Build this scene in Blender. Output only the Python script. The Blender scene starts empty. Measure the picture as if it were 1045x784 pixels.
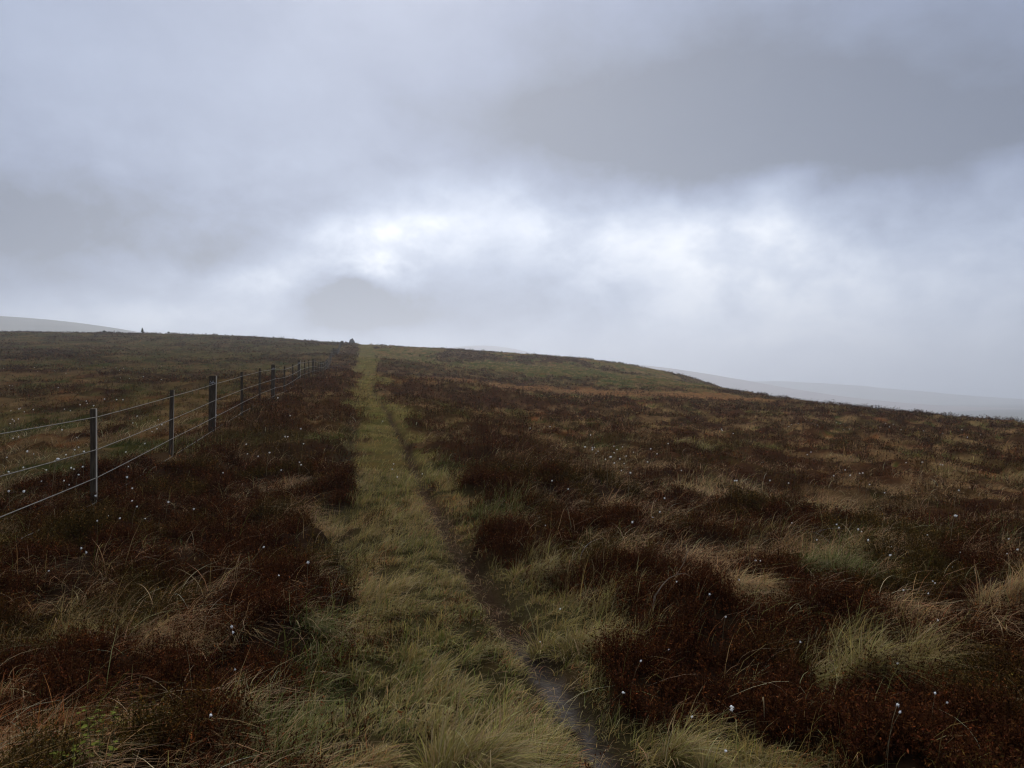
import bpy, math, random
import numpy as np
from mathutils import Vector, Matrix

rng = np.random.default_rng(11)
random.seed(5)
scene = bpy.context.scene
COL = scene.collection
R = math.radians
EYE = 1.6
F = 805.0
CX, HY = 522.5, 400.0      # measured on the photograph: optical axis column and eye-level row

# ------------------------------------------------------------------ noise
def _hash(ix, iy, seed):
    h = (ix.astype(np.int64) * 374761393 + iy.astype(np.int64) * 668265263 + seed * 1442695041) & 0x7fffffff
    h = ((h ^ (h >> 13)) * 1274126177) & 0x7fffffff
    h = h ^ (h >> 16)
    return (h & 0xffffff) / float(0xffffff)

def vnoise(x, y, seed=0):
    x = np.asarray(x, float); y = np.asarray(y, float)
    ix = np.floor(x); iy = np.floor(y)
    fx = x - ix; fy = y - iy
    ux = fx * fx * fx * (fx * (fx * 6 - 15) + 10); uy = fy * fy * fy * (fy * (fy * 6 - 15) + 10)
    a = _hash(ix, iy, seed); b = _hash(ix + 1, iy, seed)
    c = _hash(ix, iy + 1, seed); d = _hash(ix + 1, iy + 1, seed)
    return (a * (1 - ux) + b * ux) * (1 - uy) + (c * (1 - ux) + d * ux) * uy

def fbm(x, y, seed=0, oct=4, gain=.5):
    s = 0; a = 1; t = 0
    c, sn = .8, .6
    for i in range(oct):
        s = s + a * vnoise(x, y, seed + i * 17); t += a
        x, y = (x * c - y * sn) * 2.03 + 3.7, (x * sn + y * c) * 2.03 + 1.3
        a *= gain
    return s / t          # 0..1, mean .5

def sm(a, b, x):
    t = np.clip((x - a) / (b - a), 0, 1)
    return t * t * (3 - 2 * t)

def gauss(x, s):
    return np.exp(-(x / s) ** 2)

# ------------------------------------------------------------------ terrain, large shape (thin plate spline through surveyed points)
def P(px, row, Z):
    return ((px - CX) / F * Z, Z, EYE + (HY - row) / F * Z)

ctrl = [(0, 0, 0), (0, 3.4, .03), (-3, 3, .0), (3, 3, -.02), (5, 8, -.08), (-2, 8, .08), (0, 11.6, .15), (-10, 3, .0), (10, 3, -.2),
        (-5.49, 10.4, .11), (-6.36, 14.75, .37), (-7.18, 18.9, .66), (-8.2, 24, .94), (-9.95, 32.8, 1.4), (-13, 48, 2.2),
        (-16.2, 64, 2.96), (-23.9, 103, 5.0), (-35.7, 162, 9.4), (-49, 230, 15.2),
        (-2.6, 16, .38), (-5.2, 31, 1.15), (-11.5, 64, 2.95), (-21.9, 120, 6.7), (-33, 180, 11.3), (-44.4, 240, 15.9), (-52, 285, 17.6), (-60, 340, 17.2),
        P(522, 450, 22), P(522, 422, 45), P(522, 400.5, 78), P(522, 386, 120), P(522, 371, 180), P(522, 361, 250), (0, 300, 13.5), (0, 360, 9),
        P(620, 370.5, 245), P(620, 379, 170), P(620, 390, 120), P(620, 403, 85),
        P(700, 384, 225), P(700, 390, 150), P(700, 400, 105), P(700, 418, 60),
        P(780, 405, 105), P(780, 422, 60), P(780, 455, 30), P(780, 412, 190), (120, 260, -22),
        P(900, 419.5, 95), P(900, 435, 55), P(900, 465, 30), P(900, 440, 150),
        P(1045, 434.5, 85), P(1045, 441, 55), P(1045, 470, 30), P(1045, 560, 11.5), P(1045, 475, 130), (90, 80, -9),
        P(0, 340, 260), P(0, 347, 180), P(0, 361, 120), P(0, 386, 60), P(0, 428, 30), P(0, 485, 15),
        P(130, 340.5, 255), P(130, 361, 120), P(130, 387, 60),
        P(260, 344, 250), P(260, 352, 180), P(260, 364, 120), P(260, 386, 60),
        (-170, 330, 21.5), (-90, 330, 19),
        (-240, 255, 23), (-250, 120, 9), (-150, 30, .5), (-60, 10, .2), (-60, -30, -1), (0, -20, -.6), (60, -20, -4), (50, 20, -2),
        (150, 60, -24), (170, 160, -38), (-260, 420, 22), (-80, 430, 12), (80, 430, -18), (230, 330, -55), (260, 0, -50), (-260, -60, -2), (0, -120, -6), (150, -100, -25)]
ctrl = np.array(ctrl, float)
def _U(r2):
    return np.where(r2 > 1e-9, r2 * np.log(np.maximum(r2, 1e-9)), 0)
n = len(ctrl); S_ = 100.0
cx_, cy_ = ctrl[:, 0] / S_, ctrl[:, 1] / S_
K = _U((cx_[:, None] - cx_[None]) ** 2 + (cy_[:, None] - cy_[None]) ** 2) + 2e-5 * np.eye(n)
Pm = np.stack([np.ones(n), cx_, cy_], 1)
A = np.zeros((n + 3, n + 3)); A[:n, :n] = K; A[:n, n:] = Pm; A[n:, :n] = Pm.T
sol = np.linalg.solve(A, np.concatenate([ctrl[:, 2], [0, 0, 0]]))

def base_h(x, y):
    x = np.asarray(x, float); y = np.asarray(y, float)
    shp = x.shape; x = x.ravel(); y = y.ravel()
    # inside the surveyed area the spline, beyond it a slow fall into the valley
    rr = np.hypot(x, y - 120)
    k = np.minimum(1, 330 / np.maximum(rr, 1))
    xs = x * k; ys = 120 + (y - 120) * k
    out = np.empty(len(x))
    for i in range(0, len(x), 200000):
        a = xs[i:i + 200000] / S_; b = ys[i:i + 200000] / S_
        v = sol[n] + sol[n + 1] * a + sol[n + 2] * b
        for j in range(n):
            v = v + sol[j] * _U((a - cx_[j]) ** 2 + (b - cy_[j]) ** 2)
        out[i:i + 200000] = v
    w = sm(300, 700, rr)
    out = out * (1 - w) + (-62 + 8 * (fbm(x / 400, y / 400, 91) - .5)) * w
    return out.reshape(shp)

# ------------------------------------------------------------------ where things lie
def path_x(y):
    return -.188 * y + .42 + .28 * (np.sin(y / 9. + .6) + .5 * np.sin(y / 4.3)) * np.clip((y - 12) / 20., 0, 1) + .10 * np.sin(y / 3.1 + .4) * np.exp(-y / 40.)
def fence_x(y):
    return -.199 * y - 3.42

def at_base(px, row):
    Zs = np.exp(np.linspace(math.log(1.6), math.log(320), 500))
    t = (px - CX) / F
    g = base_h(t * Zs, Zs); ray = EYE + (HY - row) / F * Zs
    below = np.nonzero(ray <= g)[0]
    Z = Zs[below[0]] if len(below) else Zs[-1]
    return t * Z, Z

# vegetation patches read off the photograph and laid on the hill: column, row, radius in metres along x and y, kind, weight
# kinds: 0 heather, 1 green grass, 2 yellow-green grass, 3 straw, 4 rust/dead bracken-brown
PATCH = [
    (640, 530, .9, 1.6, 0, 1.6), (560, 500, 1.4, 1.6, 0, 1.5), (700, 490, 1.5, 1.4, 0, 1.0), (820, 600, .9, .7, 0, 1.3), (960, 640, .8, .6, 0, 1.2), (700, 660, .6, .5, 0, 1.5),
    (900, 740, 1.2, .5, 0, 1.5), (780, 700, .5, .5, 0, 1.4), (800, 470, 3, 2, 0, .9), (500, 460, 1.6, 1.6, 0, .9), (470, 408, 3.0, 6, 0, 2.2), (560, 412, 5, 5, 0, 1.4), (420, 398, 1.5, 3, 0, 1.0),
    (80, 560, 1.6, 1.2, 0, 1.8), (200, 600, .6, .6, 0, 1.2), (150, 500, 1.4, 2.0, 0, 1.6), (250, 470, 1.6, 2.4, 0, 1.0), (330, 395, 1.6, 8, 0, 2.2), (290, 420, 1.6, 4, 0, 1.5), (340, 378, 2.2, 18, 0, 2.2), (300, 560, .5, 1.2, 0, 1.0),
    (310, 610, .35, .8, 0, 1.0), (60, 690, .3, .3, 0, .6), (130, 700, .4, .35, 0, .8), (250, 680, .25, .4, 0, .9), (350, 362, 2.5, 50, 0, 2.0),
    (620, 515, 1.0, .8, 3, 2.2), (735, 575, .55, .5, 3, 2.0), (650, 480, 1.4, 1.2, 3, 1.0), (850, 555, .5, .6, 1, 1.6), (720, 495, .9, .9, 2, 1.4), (910, 500, 1.4, 1.0, 3, 1.0), (1020, 490, 1.5, 1.0, 1, .9),
    (1030, 580, .6, .5, 3, 1.6), (880, 660, .45, .4, 2, 1.8), (690, 745, .35, .25, 2, 1.8), (590, 640, .45, .6, 2, 2.2), (545, 575, .35, .7, 2, 2.0), (500, 520, .4, 1.0, 1, 1.6), (470, 470, .5, 2.0, 1, 1.5), (600, 450, 2.0, 1.8, 1, .9),
    (40, 735, .5, .35, 4, 4.5), (20, 690, .35, .3, 4, 2.4), (80, 630, .6, .35, 2, 2.0), (130, 615, .5, .3, 3, 1.0), (220, 640, .4, .35, 3, 1.3), (200, 720, .35, .3, 3, 1.3), (190, 535, .7, .35, 3, 1.6), (290, 495, .4, .6, 3, 1.6), (300, 520, .3, .4, 3, 1.4),
    (245, 475, .6, .8, 3, 1.3), (240, 430, .8, 1.4, 3, 1.2), (335, 445, .5, 2.5, 1, 2.4), (318, 690, .14, .8, 1, 2.0), (330, 640, .14, .8, 1, 1.6), (335, 560, .2, 1.0, 1, 1.2), (250, 700, .28, .35, 0, 2.6), (275, 640, .25, .5, 0, 2.0), (290, 590, .3, .6, 0, 1.6), (150, 460, 2.2, 2.5, 1, 1.2), (60, 430, 3, 3, 1, .9), (230, 455, .6, .8, 2, .9),
    (640, 402, 14, 6, 4, 2.2), (640, 402, 14, 7, 3, 1.9), (520, 394, 12, 6, 4, 1.6), (520, 394, 12, 6, 3, 1.5), (420, 388, 4, 5, 4, .8), (740, 405, 9, 6, 4, 1.8), (740, 405, 9, 6, 3, 1.5), (560, 378, 30, 30, 1, .5), (650, 378, 20, 30, 2, .4), (470, 375, 14, 22, 2, .6), (500, 389, 14, 4, 0, 1.5), (460, 366, 9, 14, 0, .8),
    (700, 396, 12, 5, 0, .8), (560, 366, 16, 10, 0, .8), (310, 360, 14, 40, 2, 1.2), (240, 380, 10, 14, 2, .6),
    (435, 650, .25, .25, 4, 1.6), (440, 690, .22, .16, 4, 2.4), (430, 560, .3, .5, 4, .9), (470, 540, .25, .5, 4, 1.0), (480, 740, .3, .3, 2, 1.6), (390, 620, .3, .5, 2, .8), (380, 690, .25, .25, 1, 1.2), (380, 770, .3, .2, 1, 1.0)]
PW = [(at_base(p[0], p[1]), p) for p in PATCH]

def cover(x, y):
    """weights of the five kinds of cover (heather, green, yellow-green, straw, rust) at ground points"""
    d = x - path_x(y); fd = x - fence_x(y)
    far = sm(62, 84, y)
    n1 = fbm(x / 1.0 + 5, y / 1.5, 3, 5, .66); n2 = fbm(x / 1.1, y / 1.3, 21, 3); n3 = fbm(x / 5.5, y / 7, 33, 4); n4 = fbm(x / 2.3, y / 2.9, 47, 3)
    nf = fbm(x / 10, y / 9, 61, 5, .6); ns_ = fbm(x / 12, y / 24, 64, 5, .62)
    nn = n1 * .7 + n3 * .3
    left = sm(.5, -.9, fd + 2.2 * (fbm(x / 1.6, y / 2.6, 71, 3) - .5))
    right = sm(1.0, 1.7, d)
    h = sm(.44, .60, nn + .10) * 1.35
    h = h * (1 - left) + (sm(.47, .60, nn * .5 + nf * .5) * 1.2 + .24) * left
    h = h * (1 - far * right) + 1.35 * sm(.49, .56, ns_ * .75 + .25 * fbm(x / 3, y / 5, 66, 3)) * far * right
    h = h - .10 * right * (1 - far)
    verge = sm(-1.0, -1.5, d) * (1 - left)
    h = h + .26 * verge * sm(12, 5, y) + .12 * verge
    g = sm(.45, .66, n2) * .62 + left * .10 + far * .42
    yl = sm(.45, .64, n4) * .68 + left * .12 + far * .15
    st = sm(.47, .62, fbm(x / 1.2, y / .9, 77, 4, .6)) * 1.5 + .12 * left
    ru = sm(.52, .70, fbm(x / 2.0, y / 1.8, 88, 3)) * .5 + .16 * left + far * right * sm(.55, .7, fbm(x / 10, y / 5, 99, 3)) * .6
    W = np.stack([h, g, yl, st, ru], -1)
    for (xx, yy), (px, row, rx, ry, k, w) in PW:
        W[..., k] = W[..., k] + w * np.exp(-((x - xx) / rx) ** 2 - ((y - yy) / ry) ** 2)
    edge = (fbm(x / .7, y / 1.1, 5, 3) - .5) * 1.1 + (fbm(x / 2.7, y / 3.9, 15, 2) - .5) * (.9 + 1.6 * sm(15, 40, y))
    half = 1.05 + .12 * sm(9, 22, y) - .02 * sm(22, 40, y) + .15 * sm(40, 75, y) + .7 * sm(75, 180, y)
    half = half - .20 * (1 - sm(25, 50, y))
    on = sm(half + .22, half - .18, np.abs(d - .17 * (1 - sm(25, 50, y))) + .5 * (fbm(x / .3, y / .4, 25, 2) - .5) * sm(40, 20, y) + edge * sm(0, 1, 1) * (1 - .5 * sm(60, 120, y)))
    pth = np.zeros_like(W)
    pg = fbm(x / .8, y / 1.4, 8, 3)
    pth[..., 1] = .45 + .5 * sm(.5, .65, pg)
    pth[..., 2] = 1.1
    pth[..., 3] = .35 * sm(.5, .7, fbm(x / .5, y / .7, 9, 3)) + .1
    pth[..., 4] = .95 * sm(.50, .66, fbm(x / .45, y / .7, 10, 3)) * sm(26, 9, y)
    pth[..., 0] = .45 * sm(.53, .66, fbm(x / .4, y / .55, 12, 3)) * sm(20, 7, y)
    mid = sm(14, 26, y)
    pth[..., 4] += .55 * mid * sm(.50, .62, fbm(x / .9, y / 3.2, 18, 3)); pth[..., 3] += .5 * mid * sm(.5, .6, fbm(x / .7, y / 2.6, 19, 3)); pth[..., 0] += .75 * mid * sm(.55, .66, fbm(x / .8, y / 2.2, 20, 3)) * sm(130, 60, y)
    pth = pth + .55 * np.maximum(W - .8, 0) * np.array([0, 1, 1, 1, 1])
    ditch = np.exp(-((d + .86) / .22) ** 2) * sm(13, 8, y) * sm(.5, .62, fbm(x / .9, y / 1.3, 27, 2) + .12)
    W[..., 1] = W[..., 1] + 1.2 * ditch
    W = W * (1 - on[..., None]) + pth * on[..., None]
    W = np.maximum(W, 0) ** 2.4
    return W / (W.sum(-1, keepdims=True) + 1e-6), on

def ruts(x, y):
    d = x - path_x(y)
    wob = .12 * (fbm(y / 1.7, y * 0 + 3, 7, 2) - .5)
    r = 1.1 * gauss(d - (.56 - .04 * sm(10, 30, y)) - wob - .02*np.exp(-y/6), .12) * sm(60, 24, y) * (.7 + .6 * vnoise(x * .8, y * .7, 4))
    l = gauss(d + .70 + wob, .15) * sm(40, 14, y) * (.35 + .7 * vnoise(x * .8, y * .5, 14))
    return np.clip(r, 0, 1), np.clip(l, 0, 1)

def micro(x, y):
    W, on = cover(x, y)
    far = sm(12, 45, np.hypot(x, y))
    h = .36 * (fbm(x / 1.1, y / 1.2, 101, 4) - .5) + .13 * (fbm(x / .35, y / .35, 111, 3) - .5) * (1 - far)
    h = h + far * .75 * (fbm(x / 4.5, y / 5.5, 121, 4) - .5)
    h = h + far * .62 * (fbm(x / 1.6, y / 1.8, 126, 3) - .5)
    h = h * (1 - (.72 + .16 * far) * on)
    h = h + W[..., 0] * (.12 + .50 * (fbm(x / .75, y / .75, 131, 3) - .5)) + .05 * W[..., 3] - .13 * (1 - .5 * on)
    r, l = ruts(x, y)
    h = h - (.10 - .07 * (fbm(x / .22, y / .22, 141, 3) - .5)) * r - (.07 + .07 * sm(12, 7, y)) * l - .05 * on
    fade = sm(900, 350, np.hypot(x, y))
    return h * fade, W, on, r, l

# ------------------------------------------------------------------ ground grid
def axis(lo, hi, step, neg, pos, g=1.017):
    c = list(np.arange(lo, hi, step))
    s = step; a = []; v = hi
    while v < pos:
        a.append(v); v += s; s *= (g if v < 420 else 1.16)
    a.append(pos)
    s = step; b = []; v = lo - step
    while v > neg:
        b.append(v); s *= (g if v > -330 else 1.16); v -= s
    b.append(neg)
    return np.array(b[::-1] + c + a)
GX = axis(-5.5, 4.5, .06, -5200, 5200)
GY = axis(1.6, 11.5, .06, -5200, 5200, 1.0145)
gx, gy = np.meshgrid(GX, GY)
print('grid', gx.shape)
gz = base_h(gx, gy)
mz, GW, GON, GR, GL = micro(gx, gy)
gz = gz + mz

def bil(arr, x, y):
    i = np.clip(np.searchsorted(GX, x) - 1, 0, len(GX) - 2); j = np.clip(np.searchsorted(GY, y) - 1, 0, len(GY) - 2)
    fx = (x - GX[i]) / (GX[i + 1] - GX[i]); fy = (y - GY[j]) / (GY[j + 1] - GY[j])
    if arr.ndim == 3:
        fx = fx[..., None]; fy = fy[..., None]
    return (arr[j, i] * (1 - fx) + arr[j, i + 1] * fx) * (1 - fy) + (arr[j + 1, i] * (1 - fx) + arr[j + 1, i + 1] * fx) * fy
def H(x, y):
    return bil(gz, np.asarray(x, float), np.asarray(y, float))

_Zs = np.exp(np.linspace(math.log(1.6), math.log(320), 2500))
def at(px, row, lift=0.):
    """ground point whose top, `lift` metres above the ground, is seen at this column and row"""
    t = (px - CX) / F
    g = H(t * _Zs, _Zs) + lift; ray = EYE + (HY - row) / F * _Zs
    b = np.nonzero(ray <= g)[0]
    Z = _Zs[b[0]] if len(b) else 240.
    return t * Z, Z

# ------------------------------------------------------------------ materials
def mat(name):
    m = bpy.data.materials.new(name); m.use_nodes = True
    return m, m.node_tree.nodes, m.node_tree.links, m.node_tree.nodes['Principled BSDF']

def simple(name, col, rough=.8, metal=0., noise=None, col2=None, stretch=(1, 1, 1), bump=0.):
    m, N, L, B = mat(name)
    B.inputs['Base Color'].default_value = (*col, 1); B.inputs['Roughness'].default_value = rough; B.inputs['Metallic'].default_value = metal
    B.inputs['Specular IOR Level'].default_value = .12
    if noise:
        tc = N.new('ShaderNodeTexCoord'); mp = N.new('ShaderNodeMapping'); mp.inputs['Scale'].default_value = stretch
        nz = N.new('ShaderNodeTexNoise'); nz.inputs['Scale'].default_value = noise; nz.inputs['Detail'].default_value = 6
        rp = N.new('ShaderNodeValToRGB'); rp.color_ramp.elements[0].color = (*col, 1); rp.color_ramp.elements[1].color = (*(col2 or col), 1)
        rp.color_ramp.elements[0].position = .35; rp.color_ramp.elements[1].position = .65
        L.new(tc.outputs['Object'], mp.inputs[0]); L.new(mp.outputs[0], nz.inputs['Vector']); L.new(nz.outputs['Fac'], rp.inputs[0]); L.new(rp.outputs[0], B.inputs['Base Color'])
        if bump:
            bp = N.new('ShaderNodeBump'); bp.inputs['Strength'].default_value = bump; bp.inputs['Distance'].default_value = .01
            L.new(nz.outputs['Fac'], bp.inputs['Height']); L.new(bp.outputs[0], B.inputs['Normal'])
    return m

def leafmat(name, transl=.25, gloss=.15, rough=.55):
    m, N, L, B = mat(name)
    a = N.new('ShaderNodeAttribute'); a.attribute_name = 'tint'
    B.inputs['Roughness'].default_value = rough; B.inputs['Specular IOR Level'].default_value = gloss
    L.new(a.outputs['Color'], B.inputs['Base Color'])
    t = N.new('ShaderNodeBsdfTranslucent'); L.new(a.outputs['Color'], t.inputs[0])
    mx = N.new('ShaderNodeMixShader'); mx.inputs[0].default_value = transl
    L.new(B.outputs[0], mx.inputs[1]); L.new(t.outputs[0], mx.inputs[2])
    L.new(mx.outputs[0], N['Material Output'].inputs[0])
    return m

M_blade = leafmat('grass_blades', .30, .04, .6)
M_heath = leafmat('heather_sprigs', .1, .0, .9)

def ground_mat():
    m, N, L, B = mat('moor_ground')
    a = N.new('ShaderNodeAttribute'); a.attribute_name = 'tint'
    w = N.new('ShaderNodeAttribute'); w.attribute_name = 'wet'
    tc = N.new('ShaderNodeTexCoord')
    nz = N.new('ShaderNodeTexNoise'); nz.inputs['Scale'].default_value = 1.1; nz.inputs['Detail'].default_value = 12; nz.inputs['Roughness'].default_value = .72
    L.new(tc.outputs['Object'], nz.inputs['Vector'])
    mr = N.new('ShaderNodeMapRange'); mr.inputs[1].default_value = .3; mr.inputs[2].default_value = .7; mr.inputs[3].default_value = .45; mr.inputs[4].default_value = 1.55
    L.new(nz.outputs['Fac'], mr.inputs[0])
    mu = N.new('ShaderNodeVectorMath'); mu.operation = 'SCALE'; L.new(a.outputs['Color'], mu.inputs[0]); L.new(mr.outputs[0], mu.inputs['Scale'])
    L.new(mu.outputs[0], B.inputs['Base Color'])
    n2 = N.new('ShaderNodeTexNoise'); n2.inputs['Scale'].default_value = 9; n2.inputs['Detail'].default_value = 10; n2.inputs['Roughness'].default_value = .7
    L.new(tc.outputs['Object'], n2.inputs['Vector'])
    bp = N.new('ShaderNodeBump'); bp.inputs['Strength'].default_value = .9; bp.inputs['Distance'].default_value = .06
    L.new(n2.outputs['Fac'], bp.inputs['Height']); L.new(bp.outputs[0], B.inputs['Normal'])
    rg = N.new('ShaderNodeMapRange'); rg.inputs[3].default_value = .95; rg.inputs[4].default_value = .42
    L.new(w.outputs['Fac'], rg.inputs[0]); L.new(rg.outputs[0], B.inputs['Roughness'])
    sp = N.new('ShaderNodeMapRange'); sp.inputs[3].default_value = .0; sp.inputs[4].default_value = .34
    L.new(w.outputs['Fac'], sp.inputs[0]); L.new(sp.outputs[0], B.inputs['Specular IOR Level'])
    return m

# ------------------------------------------------------------------ mesh helpers
def link(name, me, m=None, parent=None):
    o = bpy.data.objects.new(name, me); COL.objects.link(o)
    if m is not None: me.materials.append(m)
    if parent is not None: o.parent = parent
    return o
def tag(o, label=None, cat=None, group=None, kind=None):
    if label: o['label'] = label
    if cat: o['category'] = cat
    if group: o['group'] = group
    if kind: o['kind'] = kind
    return o
def quads(name, V, Q, m, tint=None, smooth=False, extra=None, parent=None):
    V = np.ascontiguousarray(V.reshape(-1, 3), dtype=np.float32); Q = np.ascontiguousarray(Q.reshape(-1, 4), dtype=np.int32)
    me = bpy.data.meshes.new(name)
    me.vertices.add(len(V)); me.vertices.foreach_set('co', V.ravel())
    me.loops.add(len(Q) * 4); me.loops.foreach_set('vertex_index', Q.ravel())
    me.polygons.add(len(Q)); me.polygons.foreach_set('loop_start', np.arange(0, len(Q) * 4, 4, dtype=np.int32))
    me.update(calc_edges=True)
    if tint is not None:
        a = me.attributes.new('tint', 'FLOAT_COLOR', 'POINT')
        c = np.ones((len(V), 4), np.float32); c[:, :3] = tint.reshape(-1, 3); a.data.foreach_set('color', c.ravel())
    if extra:
        for k, v in extra.items():
            a = me.attributes.new(k, 'FLOAT', 'POINT'); a.data.foreach_set('value', v.ravel().astype(np.float32))
    me.polygons.foreach_set('use_smooth', np.full(len(Q), smooth))
    return link(name, me, m, parent)
def grid_faces(nx, ny):
    i = np.arange(nx * ny).reshape(ny, nx)
    return np.stack([i[:-1, :-1], i[:-1, 1:], i[1:, 1:], i[1:, :-1]], -1).reshape(-1, 4)
def pydata(name, V, Fc, m, parent=None, smooth=False):
    me = bpy.data.meshes.new(name); me.from_pydata([tuple(v) for v in V], [], Fc); me.update()
    if smooth:
        for p in me.polygons: p.use_smooth = True
    return link(name, me, m, parent)

# ------------------------------------------------------------------ colours of the cover (base colours of the things themselves)
C = np.array([[.038, .0155, .0062],    # heather: dark brown
              [.108, .124, .024],    # green grass
              [.265, .212, .060],    # yellow-green grass
              [.430, .255, .105],    # straw
              [.360, .140, .045]])   # rust
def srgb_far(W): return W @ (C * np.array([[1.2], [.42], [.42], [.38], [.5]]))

# ground sheet
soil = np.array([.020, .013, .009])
gd = np.hypot(gx, gy)
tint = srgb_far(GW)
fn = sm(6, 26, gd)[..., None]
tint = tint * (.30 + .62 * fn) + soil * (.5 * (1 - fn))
mud = np.clip(GR + GL, 0, 1)[..., None]
mudc = np.where((GR > GL)[..., None], np.array([.032, .017, .011]), np.array([.034, .026, .015]))
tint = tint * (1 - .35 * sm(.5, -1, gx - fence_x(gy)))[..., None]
tint = tint * (1 - .8 * mud) + mudc * .8 * mud
valley = sm(350, 700, gd)[..., None]
tint = tint * (1 - valley) + np.array([.10, .085, .055]) * valley
wet = np.clip(GR, 0, 1) ** 4 * .9 * sm(6.0, 3.8, gy) * sm(-2, 1, gy) * sm(.38, .56, fbm(gx / .25, gy / .4, 151, 3) + .14 * sm(5, 3.6, gy))
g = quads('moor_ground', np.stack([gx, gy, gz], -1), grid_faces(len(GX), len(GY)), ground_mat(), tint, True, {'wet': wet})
tag(g, kind='structure')

# ------------------------------------------------------------------ blades
def blades(x, y, h, lean, bend, w, col, tipcol, segs=3, z=None, droop=.45):
    """curved tapering grass blades; lean = azimuth of the bend, bend 0 upright .. 1.3 lying over"""
    N_ = len(x)
    if z is None: z = H(x, y) - .01
    s = np.linspace(0, 1, segs + 1)[None, :]
    L_ = h[:, None]; b = bend[:, None]
    out = L_ * (b * (.35 * s + .75 * s ** 2)) * .8
    up = L_ * (s * (1 - .25 * b) - droop * b * s ** 2)
    cx = x[:, None] + np.cos(lean)[:, None] * out
    cy = y[:, None] + np.sin(lean)[:, None] * out
    cz = z[:, None] + up
    ww = (w[:, None] * np.array([.8, 1.0, .75, .12] if segs == 3 else list(np.interp(np.linspace(0, 1, segs + 1), [0, .3, .7, 1], [.8, 1, .75, .12])))[None, :]) * .5
    a = lean + np.pi / 2 + rng.normal(0, .5, N_)
    dx = np.cos(a)[:, None] * ww; dy = np.sin(a)[:, None] * ww
    V = np.stack([np.stack([cx - dx, cy - dy, cz], -1), np.stack([cx + dx, cy + dy, cz], -1)], 2)   # N, s, 2, 3
    k = (segs + 1) * 2
    base = (np.arange(N_) * k)[:, None, None]
    q = np.array([[2 * i, 2 * i + 1, 2 * i + 3, 2 * i + 2] for i in range(segs)])[None]
    Q = base + q
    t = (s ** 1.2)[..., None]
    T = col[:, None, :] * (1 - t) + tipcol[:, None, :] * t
    T = np.repeat(T[:, :, None, :], 2, 2)
    return V.reshape(-1, 3), Q.reshape(-1, 4), T.reshape(-1, 3)

def scatter(N_, z0, z1, p, tmax=.80, pad=1.2):
    """points in front of the walker, density per area falling as distance^-p"""
    u = rng.random(N_); e = 2 - p
    Z = (z0 ** e + u * (z1 ** e - z0 ** e)) ** (1 / e) if abs(e) > 1e-6 else z0 * (z1 / z0) ** u
    X = (rng.random(N_) * 2 - 1) * (tmax * Z + pad)
    return X, Z

def jitter(c, s=.22, hue=.08):
    N_ = len(c)
    return np.clip(c * np.exp(rng.normal(0, s, (N_, 1))) * np.exp(rng.normal(0, hue, (N_, 3))), .002, .6)

STRAW = np.array([.48, .34, .165])
GRN = []
def grass_pass(N_, z0, z1, p, name, label):
    x, y = scatter(N_, z0, z1, p)
    W = bil(GW, x, y); on = bil(GON, x, y); r = bil(GR, x, y); l = bil(GL, x, y)
    ts = .16 if z1 < 20 else .55
    cl = fbm(x / ts, y / ts, 205, 2)                               # tufts
    keep = rng.random(N_) < np.clip((1 - W[:, 0]) ** 1.5 + .05 * sm(.5, .6, fbm(x / .4, y / .4, 207, 2)), 0, 1) * np.clip(.1 + 2.9 * (cl - .33), .05, 1) * (1 - .93 * np.clip(r + .6 * l, 0, 1))
    rd_ = x - path_x(y) - .56 - .02 * np.exp(-y / 6) - .12 * (fbm(y / 1.7, y * 0 + 3, 7, 2) - .5)
    bare = 1.0 * np.exp(-(rd_ / (.030 + .045 * vnoise(y * 1.3, y * 0, 31))) ** 2) * sm(14, 8, y)
    keep &= rng.random(N_) > bare * .88
    x, y, W, on, cl, bare = x[keep], y[keep], W[keep], on[keep], cl[keep], (np.exp(-(rd_ / .34) ** 2) * sm(12, 7, y))[keep]
    M_ = len(x)
    Wg = W[:, 1:] + 1e-4; cs = np.cumsum(Wg / Wg.sum(1, keepdims=True), 1)
    kind = (rng.random(M_)[:, None] > cs).sum(1).clip(0, 3) + 1
    col = C[kind]
    d = np.hypot(x, y)
    lod = np.maximum(1, d / 9.)
    tall = np.array([0, .19, .20, .23, .17])[kind] * (.55 + .9 * fbm(x / .5, y / .5, 211, 2))
    h = tall * (.65 + .8 * sm(.35, .7, cl)) * (1 - .40 * on) * (1 - .6 * bare) * np.exp(rng.normal(0, .28, M_)) * (1 + .3 * sm(20, 80, d))
    bend = np.clip(np.array([0, .68, .72, 1.0, .95])[kind] + rng.normal(0, .25, M_), .05, 1.35)
    # the wind has combed the moor towards the right and a little towards the walker; each tuft also sprays outwards
    ang = -.25 + (fbm(x / 1.3, y / 1.3, 221, 2) - .5) * 3.0 + rng.normal(0, .75, M_)
    w = np.array([0, .0042, .0036, .0032, .0036])[kind] * (.7 + .6 * rng.random(M_)) * lod ** .85
    cj = jitter(col * np.array([[.90, .84, .92]]) * (1 + .22 * on)[:, None] * (1 - .20 * sm(10, 22, d))[:, None] * (1 - .48 * sm(.5, -1., x - fence_x(y)))[:, None], .30)  # distance term paints self-shadowing into the colour of the further blades
    tips = np.where(rng.random((M_, 1)) < .45, jitter(np.repeat(STRAW[None], M_, 0), .25) * .8, cj * 1.25)
    tips = np.where((d > 30)[:, None], cj * 1.15, tips)
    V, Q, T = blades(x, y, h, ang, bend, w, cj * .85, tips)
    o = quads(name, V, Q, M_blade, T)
    tag(o, label, 'grass', kind='stuff')
    print(name, M_)
grass_pass(780000, 1.7, 14, 1.35, 'moor_grass', 'long and short moor grass, yellow-green on the path and straw coloured among the heather')
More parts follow.
